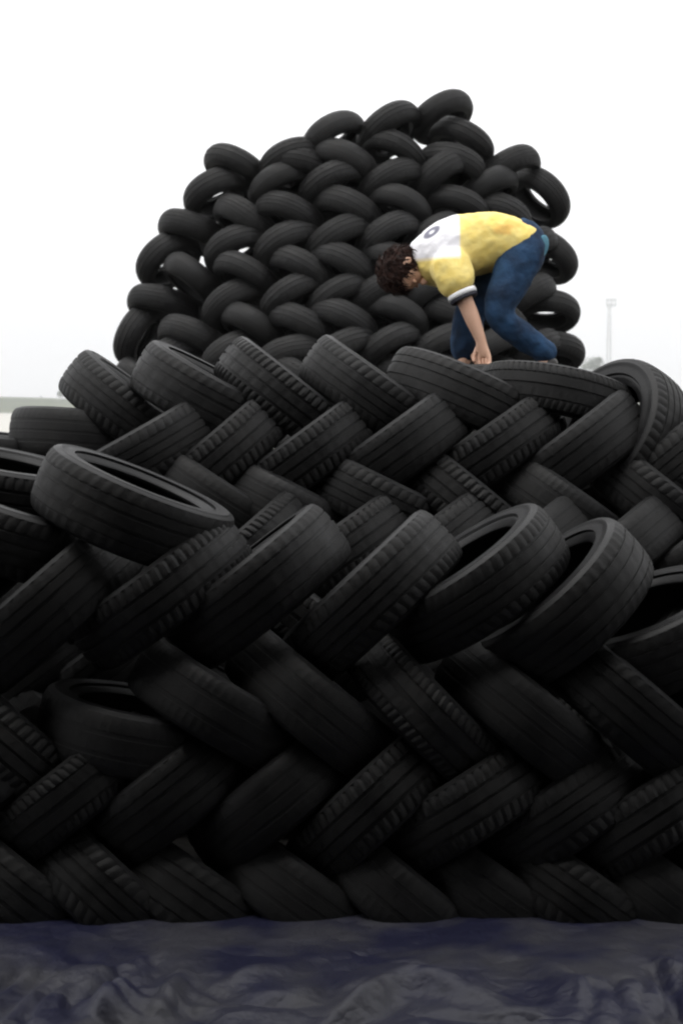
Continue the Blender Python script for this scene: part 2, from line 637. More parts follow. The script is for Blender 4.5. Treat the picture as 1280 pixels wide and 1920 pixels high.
P = 19
rows_far = [
    ('first row', [(234, 626, 64, -4, 0), (300, 655, 30, P, 0), (414, 650, 32, P, 0), (531, 650, 16, P, 0), (633, 640, 28, P, 0), (722, 632, 32, P, 0), (820, 634, 30, P, 0), (915, 640, 30, P, 0), (1010, 640, 26, P, 0)]),
    ('second row', [(348, 612, -20, P, 0), (469, 594, -30, P, 0), (567, 594, -28, P, 0), (655, 586, -26, P, 0), (757, 572, -24, P, 0), (855, 580, -28, P, 0), (955, 585, -28, P, 0), (1066, 640, -12, P, 0)]),
    ('third row', [(280, 550, -10, P, 0), (414, 554, 34, P, 0), (524, 544, 34, P, 0), (618, 542, 32, P, 0), (708, 532, 30, P, 0), (800, 530, 32, P, 0), (900, 530, 30, P, 0), (1000, 540, 28, P, 0)]),
    ('fourth row', [(352, 500, -34, P, 0), (461, 494, -28, P, 0), (567, 487, -30, P, 0), (655, 478, -28, P, 0), (750, 476, -28, P, 0), (850, 480, -26, P, 0), (950, 480, -26, P, 0), (1058, 560, -14, P, 0)]),
    ('fifth row', [(282, 472, 42, 11, 0), (418, 446, 26, P, 0), (516, 440, 32, P, 0), (623, 430, 34, P, 0), (716, 424, 34, P, 0), (810, 425, 32, P, 0), (910, 430, 30, P, 0), (1000, 450, 28, P, 0), (1056, 466, -40, 6, 0)]),
    ('sixth row', [(340, 410, -16, P, 0), (453, 392, -34, P, 0), (547, 380, -22, P, 0), (660, 374, -26, P, 0), (768, 366, -28, P, 0), (872, 366, -18, P, 0), (965, 385, -26, P, 0)]),
    ('seventh row', [(380, 342, 30, 11, 0), (508, 324, 32, P, 0), (608, 322, 26, P, 0), (724, 322, 30, P, 0), (818, 312, 38, P, 0), (925, 330, 26, P, 0), (1046, 358, -46, 4, 0)]),
    ('eighth row', [(434, 286, -24, P, 0), (560, 290, -10, P, 0), (655, 282, -26, P, 0), (755, 264, -28, P, 0), (872, 290, -20, P, 0), (960, 292, 26, P, 0)]),
    ('ninth row', [(534, 276, 22, P, 0), (612, 230, 30, P, 0), (722, 214, 32, P, 0), (884, 246, -30, 11, 0)]),
    ('tenth row', [(826, 188, 28, P, 0)]),
]
for nm, pts in rows_far:
    row(nm, FAR, pts, 0, True, 1.0, mound_y)
# rows of the mound hidden by the middle stack, down to the ground
for k in range(4):
    yy = 705 + 62 * k
    sg = -1 if k % 2 == 0 else 1
    row('low row', FAR, [(x, yy, 32 * sg, 10, 0) for x in range(250 + 50 * (k % 2), 1080, 105)], 0, True, 1.0, lambda px, py: mound_y(px, py))
# the body of the mound behind its face
k = 0
for yy, xa, xb in ((325, 470, 900), (385, 440, 960), (450, 400, 960), (515, 380, 980), (580, 350, 980), (650, 330, 1000)):
    sg = -1 if k % 2 else 1
    row('body', BACK, [(x, yy, 34 * sg, P, 0) for x in range(xa + 25 + 30 * (k % 2), xb - 30, 100)], 0, True, 1.0, lambda px, py: mound_y(px, py) + 0.65)
    k += 1

row('body', BACK, [(850, 402, -24, P, 0), (930, 398, 30, P, 0), (985, 420, -28, P, 0)], 0, True, 1.0, lambda px, py: mound_y(px, py) + 0.5)

# flat tyres the person stands on: columns of eight, the top one at foot height
def column(px, y, top, label_top, n=8):
    c = at(px, 705, y)
    z = top
    for i in range(n):
        d = 4 if i % 2 else 1
        w = DESIGNS[d][1]
        o = new_tyre(d, True)
        z -= w * 1.01
        jx, jy = random.uniform(-0.015, 0.015), random.uniform(-0.015, 0.015)
        o.matrix_world = Matrix.Translation((c.x + jx, y + jy, z + w / 2)) @ Matrix.Rotation(random.uniform(0, 6.28), 4, 'Z')
        tag(o, label_top if i == 0 else 'black tyre lying flat in a column hidden under the person', 'tyre', BED)


# ------------------------------------------------------------------ labels of the laced tyres
ORD = ['first', 'second', 'third', 'fourth', 'fifth', 'sixth', 'seventh', 'eighth', 'ninth', 'tenth', 'eleventh', 'twelfth']
WHERE = {NEAR: 'near stack', MID: 'middle stack', FAR: 'far mound'}
for name, group, items in ALL:
    if group == BACK:
        for it in items:
            it[3]['label'] = 'black tyre buried behind the woven face of the far mound'
        continue
    if group == FAR and name == 'low row':
        for it in items:
            it[3]['label'] = 'black tyre low in the far mound, hidden behind the middle stack'
        continue
    if group == MID and name in ('fifth row', 'sixth row', 'seventh row', 'eighth row'):
        for it in items:
            it[3]['label'] = 'black tyre low in the middle stack, hidden behind the near stack'
            it[3]['group'] = 'tyres hidden low in the middle stack'
        continue
    inside = sorted([it for it in items if -20 <= it[0] <= 1300], key=lambda t: t[0])
    for it in items:
        px, py, ro, o = it
        lean = 'right-leaning' if ro > 0 else 'left-leaning'
        if abs(ro) < 10:
            lean = 'level'
        rname = name if group != FAR else name + ' up'
        if it in inside:
            n = inside.index(it)
            o['label'] = '%s black tyre, %s from left in %s of the %s' % (lean, ORD[n], rname, WHERE[group])
        else:
            side = 'left' if px < 0 else 'right'
            o['label'] = '%s black tyre beyond the %s end of %s of the %s' % (lean, side, rname, WHERE[group])

# ------------------------------------------------------------------ the person
PY = 7.05
FOOT_Z = at(900, 702, PY).z


def J(px, py, dy=0.0):
    return at(px, py, PY + dy)


def skin(name, chains, sub=2, root=0):
    """chains: lists of (key, point, rx[, ry]); points with the same key are one vertex."""
    keys, verts, rads, edges = {}, [], [], []
    for ch in chains:
        prev = None
        for it in ch:
            key, p, rx = it[0], it[1], it[2]
            ry = it[3] if len(it) > 3 else rx
            if key not in keys:
                keys[key] = len(verts)
                verts.append(p)
                rads.append((rx, ry))
            k = keys[key]
            if prev is not None and prev != k:
                edges.append((prev, k))
            prev = k
    me = bpy.data.meshes.new(name)
    me.from_pydata(verts, edges, [])
    o = bpy.data.objects.new(name, me)
    COL.objects.link(o)
    sm = o.modifiers.new('skin', 'SKIN')
    sm.use_smooth_shade = True
    sv = me.skin_vertices[0].data if me.skin_vertices else None
    for i, r in enumerate(rads):
        sv[i].radius = r
        sv[i].use_root = (i == root)
    ss = o.modifiers.new('sub', 'SUBSURF')
    ss.levels = ss.render_levels = sub
    dg = bpy.context.evaluated_depsgraph_get()
    res = bpy.data.meshes.new_from_object(o.evaluated_get(dg))
    bpy.data.objects.remove(o)
    bpy.data.meshes.remove(me)
    res.polygons.foreach_set('use_smooth', [True] * len(res.polygons))
    res.name = name
    return res


def ensure_skin(me_obj):
    return me_obj


SKIN = noise_mat('skin', (0.60, 0.35, 0.24), (0.70, 0.44, 0.32), 12, (0.45, 0.6), 0.1, 300, 0.4, bdist=0.002)
HAIR = noise_mat('dark_hair', (0.010, 0.005, 0.004), (0.030, 0.012, 0.008), 40, (0.6, 0.8), 0.7, 120, 0.15, bdist=0.01)
SHOE = noise_mat('dark_shoe', (0.02, 0.02, 0.022), (0.05, 0.045, 0.04), 20, (0.5, 0.7), 0.2, 120)

# denim in random blues, the lighter one raised to paint lit highlights
JEANS, n_, l_, b_ = new_mat('blue_denim')
t_ = n_.new('ShaderNodeTexCoord')
a_ = n_.new('ShaderNodeTexNoise')
a_.inputs['Scale'].default_value = 7
a_.inputs['Detail'].default_value = 8
r_ = n_.new('ShaderNodeValToRGB')
r_.color_ramp.elements[0].position = 0.36
r_.color_ramp.elements[0].color = (0.008, 0.016, 0.034, 1)
r_.color_ramp.elements[1].position = 0.66
r_.color_ramp.elements[1].color = (0.024, 0.062, 0.13, 1)
l_.new(t_.outputs['Object'], a_.inputs['Vector'])
l_.new(a_.outputs['Fac'], r_.inputs['Fac'])
l_.new(r_.outputs['Color'], b_.inputs['Base Color'])
b_.inputs['Roughness'].default_value = 0.9
b_.inputs['Specular IOR Level'].default_value = 0.2
w_ = n_.new('ShaderNodeTexNoise')
w_.inputs['Scale'].default_value = 22
w_.inputs['Detail'].default_value = 3
bu_ = n_.new('ShaderNodeBump')
bu_.inputs['Strength'].default_value = 0.6
bu_.inputs['Distance'].default_value = 0.02
l_.new(t_.outputs['Object'], w_.inputs['Vector'])
l_.new(w_.outputs['Fac'], bu_.inputs['Height'])
l_.new(bu_.outputs['Normal'], b_.inputs['Normal'])

# skeleton (pixels of the photograph at the person's own depth, metres in depth)
pelvis, waist, chest, neck0 = J(985, 462), J(925, 450), J(852, 466), J(812, 478)
headb, headc, headt = J(790, 490, -0.01), J(770, 500, -0.02), J(753, 514, -0.02)
shN, elN, wrN = J(838, 490, -0.165), J(876, 575, -0.20), J(902, 640, -0.20)
shF, elF, wrF = J(856, 496, 0.15), J(878, 572, 0.20), J(893, 642, 0.10)
hpN, knN, anN = J(982, 474, -0.09), J(926, 592, -0.16), J(1032, 668, -0.10)
hpF, knF, anF = J(982, 472, 0.09), J(878, 590, 0.12), J(868, 686, 0.10)
toeN = J(1000, 700, -0.12)
toeF = J(820, 704, 0.10)

person = bpy.data.objects.new('person', None)
person.location = (J(930, 0).x, PY, FOOT_Z)
COL.objects.link(person)
tag(person, 'person in a yellow and white t-shirt and blue jeans bending over on the tyres', 'person')
PINV = Matrix.Translation(-person.location)


def wear(name, me, mat):
    me.transform(PINV)
    if not me.materials:
        me.materials.append(mat)
    o = link(name, me, None, person)
    return o


def hand_chains(pre, wrist, down, side):
    """Palm and five bent digits, closing on the tyre under them."""
    d = down.normalized()
    s = (side - d * side.dot(d)).normalized()
    nrm = d.cross(s).normalized()
    palm = wrist + d * 0.045
    ch = [[(pre + 'wr', wrist, 0.024, 0.030), (pre + 'palm', palm, 0.020, 0.036)]]
    for i, (o_, ln) in enumerate(((-0.028, 0.062), (-0.009, 0.074), (0.010, 0.070), (0.028, 0.055))):
        k = palm + s * o_ + d * 0.035
        m1 = k + d * ln * 0.5 + nrm * 0.008
        e = m1 + d * ln * 0.35 + nrm * 0.026
        ch.append([(pre + 'palm', palm, 0.02), (pre + 'k%d' % i, k, 0.0105), (pre + 'm%d' % i, m1, 0.009), (pre + 'e%d' % i, e, 0.0075)])
    t0 = palm - d * 0.012 - s * 0.036
    ch.append([(pre + 'palm', palm, 0.02), (pre + 't0', t0, 0.012), (pre + 't1', t0 + d * 0.032 - s * 0.016 + nrm * 0.010, 0.010),
               (pre + 't2', t0 + d * 0.058 - s * 0.014 + nrm * 0.022, 0.008)])
    return ch


body_chains = [
    [('pel', pelvis, 0.09, 0.11), ('wai', waist, 0.09, 0.11), ('che', chest, 0.105, 0.13), ('nk', neck0, 0.062), ('nk2', headb, 0.056),
     ('hd', headc, 0.082, 0.075), ('ht', headt, 0.075, 0.068)],
    [('pel', pelvis, 0.1), ('hpN', hpN, 0.07), ('knN', knN, 0.058), ('caN', knN.lerp(anN, 0.35), 0.055), ('anN', anN, 0.038), ('toN', toeN, 0.03)],
    [('pel', pelvis, 0.1), ('hpF', hpF, 0.07), ('knF', knF, 0.058), ('caF', knF.lerp(anF, 0.35), 0.055), ('anF', anF, 0.038), ('toF', toeF, 0.03)],
]


def join(parts, name):
    bm = bmesh.new()
    for me in parts:
        bm.from_mesh(me)
        bpy.data.meshes.remove(me)
    out = bpy.data.meshes.new(name)
    bm.to_mesh(out)
    bm.free()
    out.polygons.foreach_set('use_smooth', [True] * len(out.polygons))
    return out


def arm_chains(pre, sh, el, wr, hand, side):
    inner = sh.lerp(chest, 0.45)
    up = sh + Vector((0.02, 0, 0.005))
    ch = [[('in', inner, 0.060), ('up', up, 0.062), ('ua', sh.lerp(el, 0.45), 0.050), ('el', el, 0.041), ('fa', el.lerp(wr, 0.35), 0.041), (pre + 'wr', wr, 0.026)]]
    return ch + hand_chains(pre, wr, hand - wr, side)


torso_me = skin('torso', body_chains)
armN = skin('arm', arm_chains('n', shN, elN, wrN, J(908, 672, -0.20), Vector((0.8, -0.6, 0.0))))
armF = skin('arm', arm_chains('f', shF, elF, wrF, J(897, 672, 0.10), Vector((0.8, 0.6, 0.0))))
body_me = join([torso_me, armN, armF], 'body')

# face and ears, joined into the body mesh: the head hangs, crown to the lower left, eyes on the hands
HU = Vector((-0.76, 0.0, -0.65)).normalized()
HF = Vector((0.60, -0.28, -0.75))
HF = (HF - HU * HF.dot(HU)).normalized()
HS = HU.cross(HF).normalized()
HC = J(765, 504, -0.02)


def head_p(f, s, u):
    return HC + HF * f + HS * s + HU * u


bm = bmesh.new()
bm.from_mesh(body_me)


def blob(bm, c, ax, rr, seg=20):
    """Ellipsoid with half axes rr along the three directions ax."""
    r = bmesh.ops.create_uvsphere(bm, u_segments=seg, v_segments=seg // 2 + 2, radius=1.0)
    M = Matrix((ax[0] * rr[0], ax[1] * rr[1], ax[2] * rr[2])).transposed().to_4x4()
    M.translation = c
    bmesh.ops.transform(bm, matrix=M, verts=r['verts'])
    for v in r['verts']:
        for f in v.link_faces:
            f.smooth = True
    return r['verts']


AX = (HF, HS, HU)
sk = blob(bm, head_p(0.0, 0, 0.015), AX, (0.095, 0.074, 0.105), 28)     # skull
for v in sk:
    q = v.co - HC
    f, s, u = q.dot(HF), q.dot(HS), q.dot(HU)
    if u < -0.02:                                                       # narrow towards the jaw
        k = min(1, (-0.02 - u) / 0.08)
        v.co -= HS * (s * 0.25 * k)
    if f > 0.05 and 0.005 < u < 0.045:
        v.co -= HF * 0.006                                              # eye hollows
blob(bm, head_p(0.045, 0, -0.075), AX, (0.05, 0.048, 0.04), 16)         # jaw and chin
blob(bm, head_p(0.100, 0, -0.020), AX, (0.020, 0.015, 0.026), 12)       # nose
blob(bm, head_p(0.088, 0, -0.060), AX, (0.012, 0.026, 0.009), 12)       # lips
for s in (-1, 1):
    blob(bm, head_p(0.080, 0.032 * s, 0.022), AX, (0.013, 0.015, 0.010), 12)   # eyes
    blob(bm, head_p(-0.008, 0.076 * s, -0.005), AX, (0.020, 0.012, 0.032), 12)  # ears
bm.to_mesh(body_me)
bm.free()
wear('body', body_me, SKIN)

# hair: a thick tousled cap over crown, back and sides
bm = bmesh.new()
hv = blob(bm, head_p(-0.026, 0, 0.034), AX, (0.108, 0.094, 0.112), 44)
for v in hv:
    q = v.co - HC
    f, s, u = q.dot(HF), q.dot(HS), q.dot(HU)
    k = noise.noise(v.co * 26) * 0.014 + noise.noise(v.co * 60) * 0.008
    if f > 0.045 and u < 0.075:
        k -= 0.055
    v.co += (v.co - HC).normalized() * k
rnd = random.Random(5)
spots = [v.co.copy() for v in hv]
for p in spots:
    if rnd.random() > 0.75:
        continue
    nrm = (p - HC).normalized()
    q = p - HC
    if q.dot(HF) > 0.05 and q.dot(HU) < 0.07:
        continue
    flow = HF * 0.9 - HU * 0.6 + Vector((rnd.gauss(0, 0.5), rnd.gauss(0, 0.5), rnd.gauss(0, 0.5)))
    flow = (flow - nrm * flow.dot(nrm)).normalized()
    sd_ = flow.cross(nrm)
    ln, wd = rnd.uniform(0.025, 0.055), rnd.uniform(0.003, 0.006)
    ring_prev = None
    for k in range(4):
        t = k / 3
        c = p - nrm * 0.006 + flow * (ln * t) + nrm * (0.014 * math.sin(t * 2.2) - 0.006 * t)
        w_k = wd * (1 - 0.85 * t)
        ring = [bm.verts.new(c + sd_ * w_k), bm.verts.new(c + nrm * w_k), bm.verts.new(c - sd_ * w_k), bm.verts.new(c - nrm * w_k)]
        if ring_prev:
            for a in range(4):
                bm.faces.new((ring_prev[a], ring_prev[(a + 1) % 4], ring[(a + 1) % 4], ring[a]))
        ring_prev = ring
    bm.faces.new(ring_prev)
hair_me = bpy.data.meshes.new('hair')
bm.to_mesh(hair_me)
bm.free()
wear('hair', hair_me, HAIR)

# jeans
jr = 0.018
jeans_chains = [
    [('wa', J(960, 462), 0.125, 0.150), ('pel', J(985, 470), 0.140, 0.165), ('seat', J(1016, 480), 0.105, 0.135)],
    [('pel', pelvis, 0.1), ('hpN', hpN.lerp(knN, 0.15), 0.115), ('t1', hpN.lerp(knN, 0.55), 0.100), ('knN', knN, 0.076), ('c1', knN.lerp(anN, 0.4), 0.068), ('c2', knN.lerp(anN, 1.06), 0.056)],
    [('pel', pelvis, 0.1), ('hpF', hpF.lerp(knF, 0.15), 0.115), ('u1', hpF.lerp(knF, 0.55), 0.100), ('knF', knF, 0.082), ('d1', knF.lerp(anF, 0.4), 0.078), ('d2', knF.lerp(anF, 0.97), 0.070)],
]
jeans_me = skin('jeans', jeans_chains, 3, 1)


def rumple(me, sc, amp, seed):
    me.update()
    nr = [v.normal.copy() for v in me.vertices]
    for v, nn in zip(me.vertices, nr):
        q = v.co * sc + Vector((seed, seed * 2, 0))
        v.co += nn * (amp * (noise.noise(q) + 0.8 * (1 - 2 * abs(noise.noise(q * Vector((1.6, 1.6, 1.6)).x)))))


rumple(jeans_me, 9, 0.007, 3)
rumple(jeans_me, 20, 0.0022, 5)
wear('jeans', jeans_me, JEANS)
POCKET = noise_mat('pale_denim', (0.06, 0.17, 0.24), (0.12, 0.27, 0.34), 14, (0.8, 0.95), 0.3, 120, 0.2)
bm = bmesh.new()
blob(bm, J(1016, 462, -0.105), (Vector((0.45, -0.75, 0.2)).normalized(), Vector((0.75, 0.5, 0.1)).normalized(), Vector((0.1, -0.1, 1)).normalized()), (0.014, 0.040, 0.055), 16)
pk_me = bpy.data.meshes.new('back_pocket')
bm.to_mesh(pk_me)
bm.free()
pk = wear('back_pocket', pk_me, POCKET)
pk['label'] = 'faded pale blue back pocket'

# t-shirt: yellow body and sleeves, white shoulders with a dark print, white hem and cuffs
SHIRT, n_, l_, b_ = new_mat('yellow_white_shirt')
t_ = n_.new('ShaderNodeTexCoord')
sp_ = n_.new('ShaderNodeSeparateXYZ')
l_.new(t_.outputs['Object'], sp_.inputs['Vector'])
ox, oz = person.location.x, person.location.z


def mth(op, a, b=None, c=None):
    m = n_.new('ShaderNodeMath')
    m.operation = op
    for i, v in enumerate((a, b, c)):
        if v is None:
            continue
        if isinstance(v, (int, float)):
            m.inputs[i].default_value = v
        else:
            l_.new(v, m.inputs[i])
    return m.outputs[0]


def mixc(fac, a, b):
    m = n_.new('ShaderNodeMix')
    m.data_type = 'RGBA'
    l_.new(fac, m.inputs['Factor'])
    for nm, v in (('A', a), ('B', b)):
        if isinstance(v, tuple):
            m.inputs[nm].default_value = (*v, 1)
        else:
            l_.new(v, m.inputs[nm])
    return m.outputs['Result']


def ramp(v, lo, hi):
    m = n_.new('ShaderNodeMapRange')
    m.inputs['From Min'].default_value = lo
    m.inputs['From Max'].default_value = hi
    l_.new(v, m.inputs['Value'])
    return m.outputs['Result']


X, Z = sp_.outputs['X'], sp_.outputs['Z']
xe = J(856, 440).x - ox
z_yoke = J(800, 492).z - oz
pn = n_.new('ShaderNodeTexNoise')
pn.inputs['Scale'].default_value = 18
pn.inputs['Detail'].default_value = 3
l_.new(t_.outputs['Object'], pn.inputs['Vector'])
yel = mixc(ramp(pn.outputs['Fac'], 0.35, 0.65), (0.80, 0.61, 0.17), (0.85, 0.69, 0.25))
# warm print across the lower back
ex = mth('DIVIDE', mth('SUBTRACT', X, J(945, 425).x - ox), 0.14)
ez = mth('DIVIDE', mth('SUBTRACT', Z, J(945, 428).z - oz), 0.055)
dd = mth('ADD', mth('MULTIPLY', ex, ex), mth('MULTIPLY', ez, ez))
pr = n_.new('ShaderNodeTexNoise')
pr.inputs['Scale'].default_value = 11
pr.inputs['Detail'].default_value = 1
l_.new(t_.outputs['Object'], pr.inputs['Vector'])
pm = mth('MULTIPLY', ramp(dd, 1.15, 0.6), ramp(pr.outputs['Fac'], 0.46, 0.56))
yel2 = mixc(mth('MULTIPLY', pm, 0.7), yel, (0.82, 0.48, 0.12))
# white yoke
ym = mth('MULTIPLY', ramp(X, xe + 0.006, xe - 0.006), ramp(Z, z_yoke - 0.012, z_yoke + 0.012))
c1 = mixc(ym, yel2, (0.80, 0.79, 0.82))
# dark motif on the yoke: a short bar and a ring
mxx, mzz = J(806, 441).x - ox, J(806, 441).z - oz
rx = mth('SUBTRACT', X, mxx)
rz = mth('SUBTRACT', Z, mzz)
ru = mth('ADD', mth('MULTIPLY', rx, 0.80), mth('MULTIPLY', rz, 0.60))
rv = mth('SUBTRACT', mth('MULTIPLY', rz, 0.80), mth('MULTIPLY', rx, 0.60))
ra = mth('SQRT', mth('ADD', mth('MULTIPLY', ru, ru), mth('MULTIPLY', mth('MULTIPLY', rv, 2.2), mth('MULTIPLY', rv, 2.2))))
ring = ramp(mth('ABSOLUTE', mth('SUBTRACT', ra, 0.030)), 0.022, 0.010)
c2 = mixc(mth('MULTIPLY', mth('MULTIPLY', ring, ym), 0.85), c1, (0.08, 0.08, 0.13))
l_.new(c2, b_.inputs['Base Color'])
b_.inputs['Roughness'].default_value = 0.9
b_.inputs['Specular IOR Level'].default_value = 0.2
b_.inputs['Sheen Weight'].default_value = 0.1
w_ = n_.new('ShaderNodeTexNoise')
w_.inputs['Scale'].default_value = 14
w_.inputs['Detail'].default_value = 3
bu_ = n_.new('ShaderNodeBump')
bu_.inputs['Strength'].default_value = 0.5
bu_.inputs['Distance'].default_value = 0.02
l_.new(t_.outputs['Object'], w_.inputs['Vector'])
l_.new(w_.outputs['Fac'], bu_.inputs['Height'])
l_.new(bu_.outputs['Normal'], b_.inputs['Normal'])

slN = shN.lerp(elN, 0.72) + Vector((0.0, -0.01, 0))
slF = shF.lerp(elF, 0.72)


def loft(name, rings, n=28):
    """A closed tube through upright rings: (pixel column, back line, belly line, half width in metres)."""
    vs, fs = [], []
    for px, yt, yb, hw in rings:
        a, b2 = J(px, yt), J(px, yb)
        c, hh = (a + b2) / 2, (a.z - b2.z) / 2
        for i in range(n):
            th = 2 * math.pi * i / n
            vs.append(c + Vector((0, math.copysign(abs(math.cos(th)) ** 0.85, math.cos(th)) * hw, math.copysign(abs(math.sin(th)) ** 0.85, math.sin(th)) * hh)))
    for k in range(len(rings) - 1):
        for i in range(n):
            fs.append((k * n + i, k * n + (i + 1) % n, (k + 1) * n + (i + 1) % n, (k + 1) * n + i))
    fs.append(tuple(range(n)))
    fs.append(tuple((len(rings) - 1) * n + i for i in range(n)))
    return fix(mesh_from(name, vs, fs))


trunk_me = loft('trunk', [(1006, 434, 474, 0.11), (990, 424, 490, 0.155), (960, 408, 502, 0.172), (925, 400, 508, 0.178), (888, 401, 516, 0.180), (850, 406, 528, 0.185), (820, 418, 536, 0.180),
                          (796, 433, 530, 0.145), (780, 447, 516, 0.095), (769, 458, 502, 0.062)])
sleeves = [skin('sleeve', [[('in', sh.lerp(chest, 0.5) + Vector((0, 0, -0.03)), 0.070), ('sh', sh + Vector((0, 0, -0.005)), 0.108), ('mid', sh.lerp(sl, 0.6), 0.096), ('end', sl, 0.082)]], 3) for sh, sl in ((shN, slN), (shF, slF))]
shirt_me = join([trunk_me] + sleeves, 't_shirt')
# one cloth: melt the four into a single skin
tmp = bpy.data.objects.new('t_shirt', shirt_me)
COL.objects.link(tmp)
rm = tmp.modifiers.new('remesh', 'REMESH')
rm.mode = 'VOXEL'
rm.voxel_size = 0.009
sm_ = tmp.modifiers.new('smooth', 'SMOOTH')
sm_.iterations = 9
melted = bpy.data.meshes.new_from_object(tmp.evaluated_get(bpy.context.evaluated_depsgraph_get()))
bpy.data.objects.remove(tmp)
bpy.data.meshes.remove(shirt_me)
shirt_me = melted
shirt_me.polygons.foreach_set('use_smooth', [True] * len(shirt_me.polygons))
shirt_me.name = 't_shirt'
rumple(shirt_me, 7, 0.0065, 1)
rumple(shirt_me, 16, 0.0022, 2)
shirt = wear('t_shirt', shirt_me, SHIRT)
WHITE = noise_mat('white_cotton', (0.72, 0.72, 0.74), (0.82, 0.82, 0.82), 20, (0.85, 0.95), 0.2, 150, 0.2)
DARKC = noise_mat('dark_cuff', (0.02, 0.02, 0.03), (0.05, 0.05, 0.06), 20, (0.85, 0.95), 0.2, 150, 0.2)


def band(name, c, axis, rx, ry, wdt, mat, up=Vector((0, 1, 0))):
    """A knitted band round a sleeve end or hem."""
    a = axis.normalized()
    u = (up - a * up.dot(a)).normalized()
    v = a.cross(u)
    vs, fs = [], []
    N = 40
    prof = [(-0.5, 0), (-0.45, 0.006), (0, 0.008), (0.45, 0.006), (0.5, 0), (0.45, -0.012), (-0.45, -0.012)]
    for i in range(N):
        th = 2 * math.pi * i / N
        wob = 1 + 0.03 * math.sin(3 * th + 1)
        for pz, pr_ in prof:
            vs.append(c + a * (pz * wdt) + (u * math.cos(th) * (rx + pr_) + v * math.sin(th) * (ry + pr_)) * wob)
    m = len(prof)
    for i in range(N):
        for k in range(m):
            fs.append((i * m + k, i * m + (k + 1) % m, ((i + 1) % N) * m + (k + 1) % m, ((i + 1) % N) * m + k))
    return wear(name, fix(mesh_from(name, vs, fs)), mat)


axN = elN - shN
band('sleeve_cuff', slN + axN.normalized() * 0.004, axN, 0.064, 0.064, 0.026, WHITE)
band('sleeve_cuff', slN + axN.normalized() * 0.025, axN, 0.060, 0.060, 0.018, DARKC)
axF = elF - shF
band('sleeve_cuff', slF + axF.normalized() * 0.004, axF, 0.064, 0.064, 0.026, WHITE)

# shoes
for an, to, pre in ((anN, toeN, 'n'), (anF, toeF, 'f')):
    d = (to - an)
    heel = an + Vector((0, 0, -0.055)) - d.normalized() * 0.03
    ch = [[('a', an, 0.050), ('h', heel.lerp(to, 0.25), 0.046, 0.042), ('m', heel.lerp(to, 0.6), 0.044, 0.034), ('t', to, 0.036, 0.026)]]
    wear('shoe', skin('shoe', ch, 2), SHOE)

column(868, PY + 0.12, FOOT_Z - 0.02, 'black tyre lying flat under the far foot of the person')
column(1050, PY - 0.10, FOOT_Z - 0.02, 'black tyre lying flat under the near foot of the person')
column(930, PY - 0.52, J(908, 692, -0.2).z, 'black tyre lying flat under the hands of the person')

# ------------------------------------------------------------------ far away: mast and trees
STEEL = noise_mat('galvanised_steel', (0.62, 0.63, 0.63), (0.72, 0.72, 0.72), 2, (0.5, 0.7), 0, 1)


def tube(vs, fs, a, b_, ra, rb, seg=8):
    d = (b_ - a).normalized()
    u = d.orthogonal().normalized()
    v = d.cross(u)
    o0 = len(vs)
    for p, r in ((a, ra), (b_, rb)):
        for i in range(seg):
            th = 2 * math.pi * i / seg
            vs.append(p + (u * math.cos(th) + v * math.sin(th)) * r)
    for i in range(seg):
        fs.append((o0 + i, o0 + (i + 1) % seg, o0 + seg + (i + 1) % seg, o0 + seg + i))
    fs.append(tuple(o0 + i for i in range(seg - 1, -1, -1)))
    fs.append(tuple(o0 + seg + i for i in range(seg)))


MD = 1700.0
mb, mt = at(1139, 770, MD), at(1139, 572, MD)
mast = bpy.data.objects.new('lattice_mast', None)
mast.location = (mb.x, MD, 0)
COL.objects.link(mast)
tag(mast, 'pale lattice mast with a wide head, far off in the haze right of the mound', 'mast')
MS = MD / 700.0
Hm = mt.z / MS
mast.scale = (MS * 0.62, MS * 0.62, MS)
vs, fs = [], []
for sx in (-1, 1):
    for sy in (-1, 1):
        tube(vs, fs, Vector((sx * 2.2, sy * 2.2, 0)), Vector((sx * 1.1, sy * 1.1, Hm)), 0.28, 0.22, 6)
nb = 14
for i in range(nb):
    z0, z1 = Hm * i / nb, Hm * (i + 1) / nb
    a0, a1 = 2.2 - 1.1 * i / nb, 2.2 - 1.1 * (i + 1) / nb
    for sy in (-1, 1):
        tube(vs, fs, Vector((-a0, sy * a0, z0)), Vector((a1, sy * a1, z1)), 0.13, 0.13, 5)
        tube(vs, fs, Vector((a0, sy * a0, z0)), Vector((-a1, sy * a1, z1)), 0.13, 0.13, 5)
        tube(vs, fs, Vector((sy * a0, -a0, z0)), Vector((sy * a1, a1, z1)), 0.13, 0.13, 5)
        tube(vs, fs, Vector((-a1, sy * a1, z1)), Vector((a1, sy * a1, z1)), 0.13, 0.13, 5)
link('mast_frame', mesh_from('mast_frame', vs, fs, False), STEEL, mast)
vs, fs = [], []
for z in (Hm - 0.5, Hm + 2.6):
    tube(vs, fs, Vector((-2.6, 0, z)), Vector((5.2, 0, z)), 0.3, 0.3, 6)
for x in (-2.6, 0, 2.6, 5.2):
    tube(vs, fs, Vector((x, 0, Hm - 0.5)), Vector((x, 0, Hm + 3.2)), 0.25, 0.25, 6)
link('mast_head', mesh_from('mast_head', vs, fs, False), STEEL, mast)
for x in (-2.0, 1.2, 4.4):
    for z in (Hm + 0.2, Hm + 2.4):
        vs, fs = [], []
        tube(vs, fs, Vector((x, -1.1, z)), Vector((x, -0.2, z + 0.1)), 1.05, 0.6, 12)
        link('floodlight', mesh_from('floodlight', vs, fs, False), STEEL, mast)

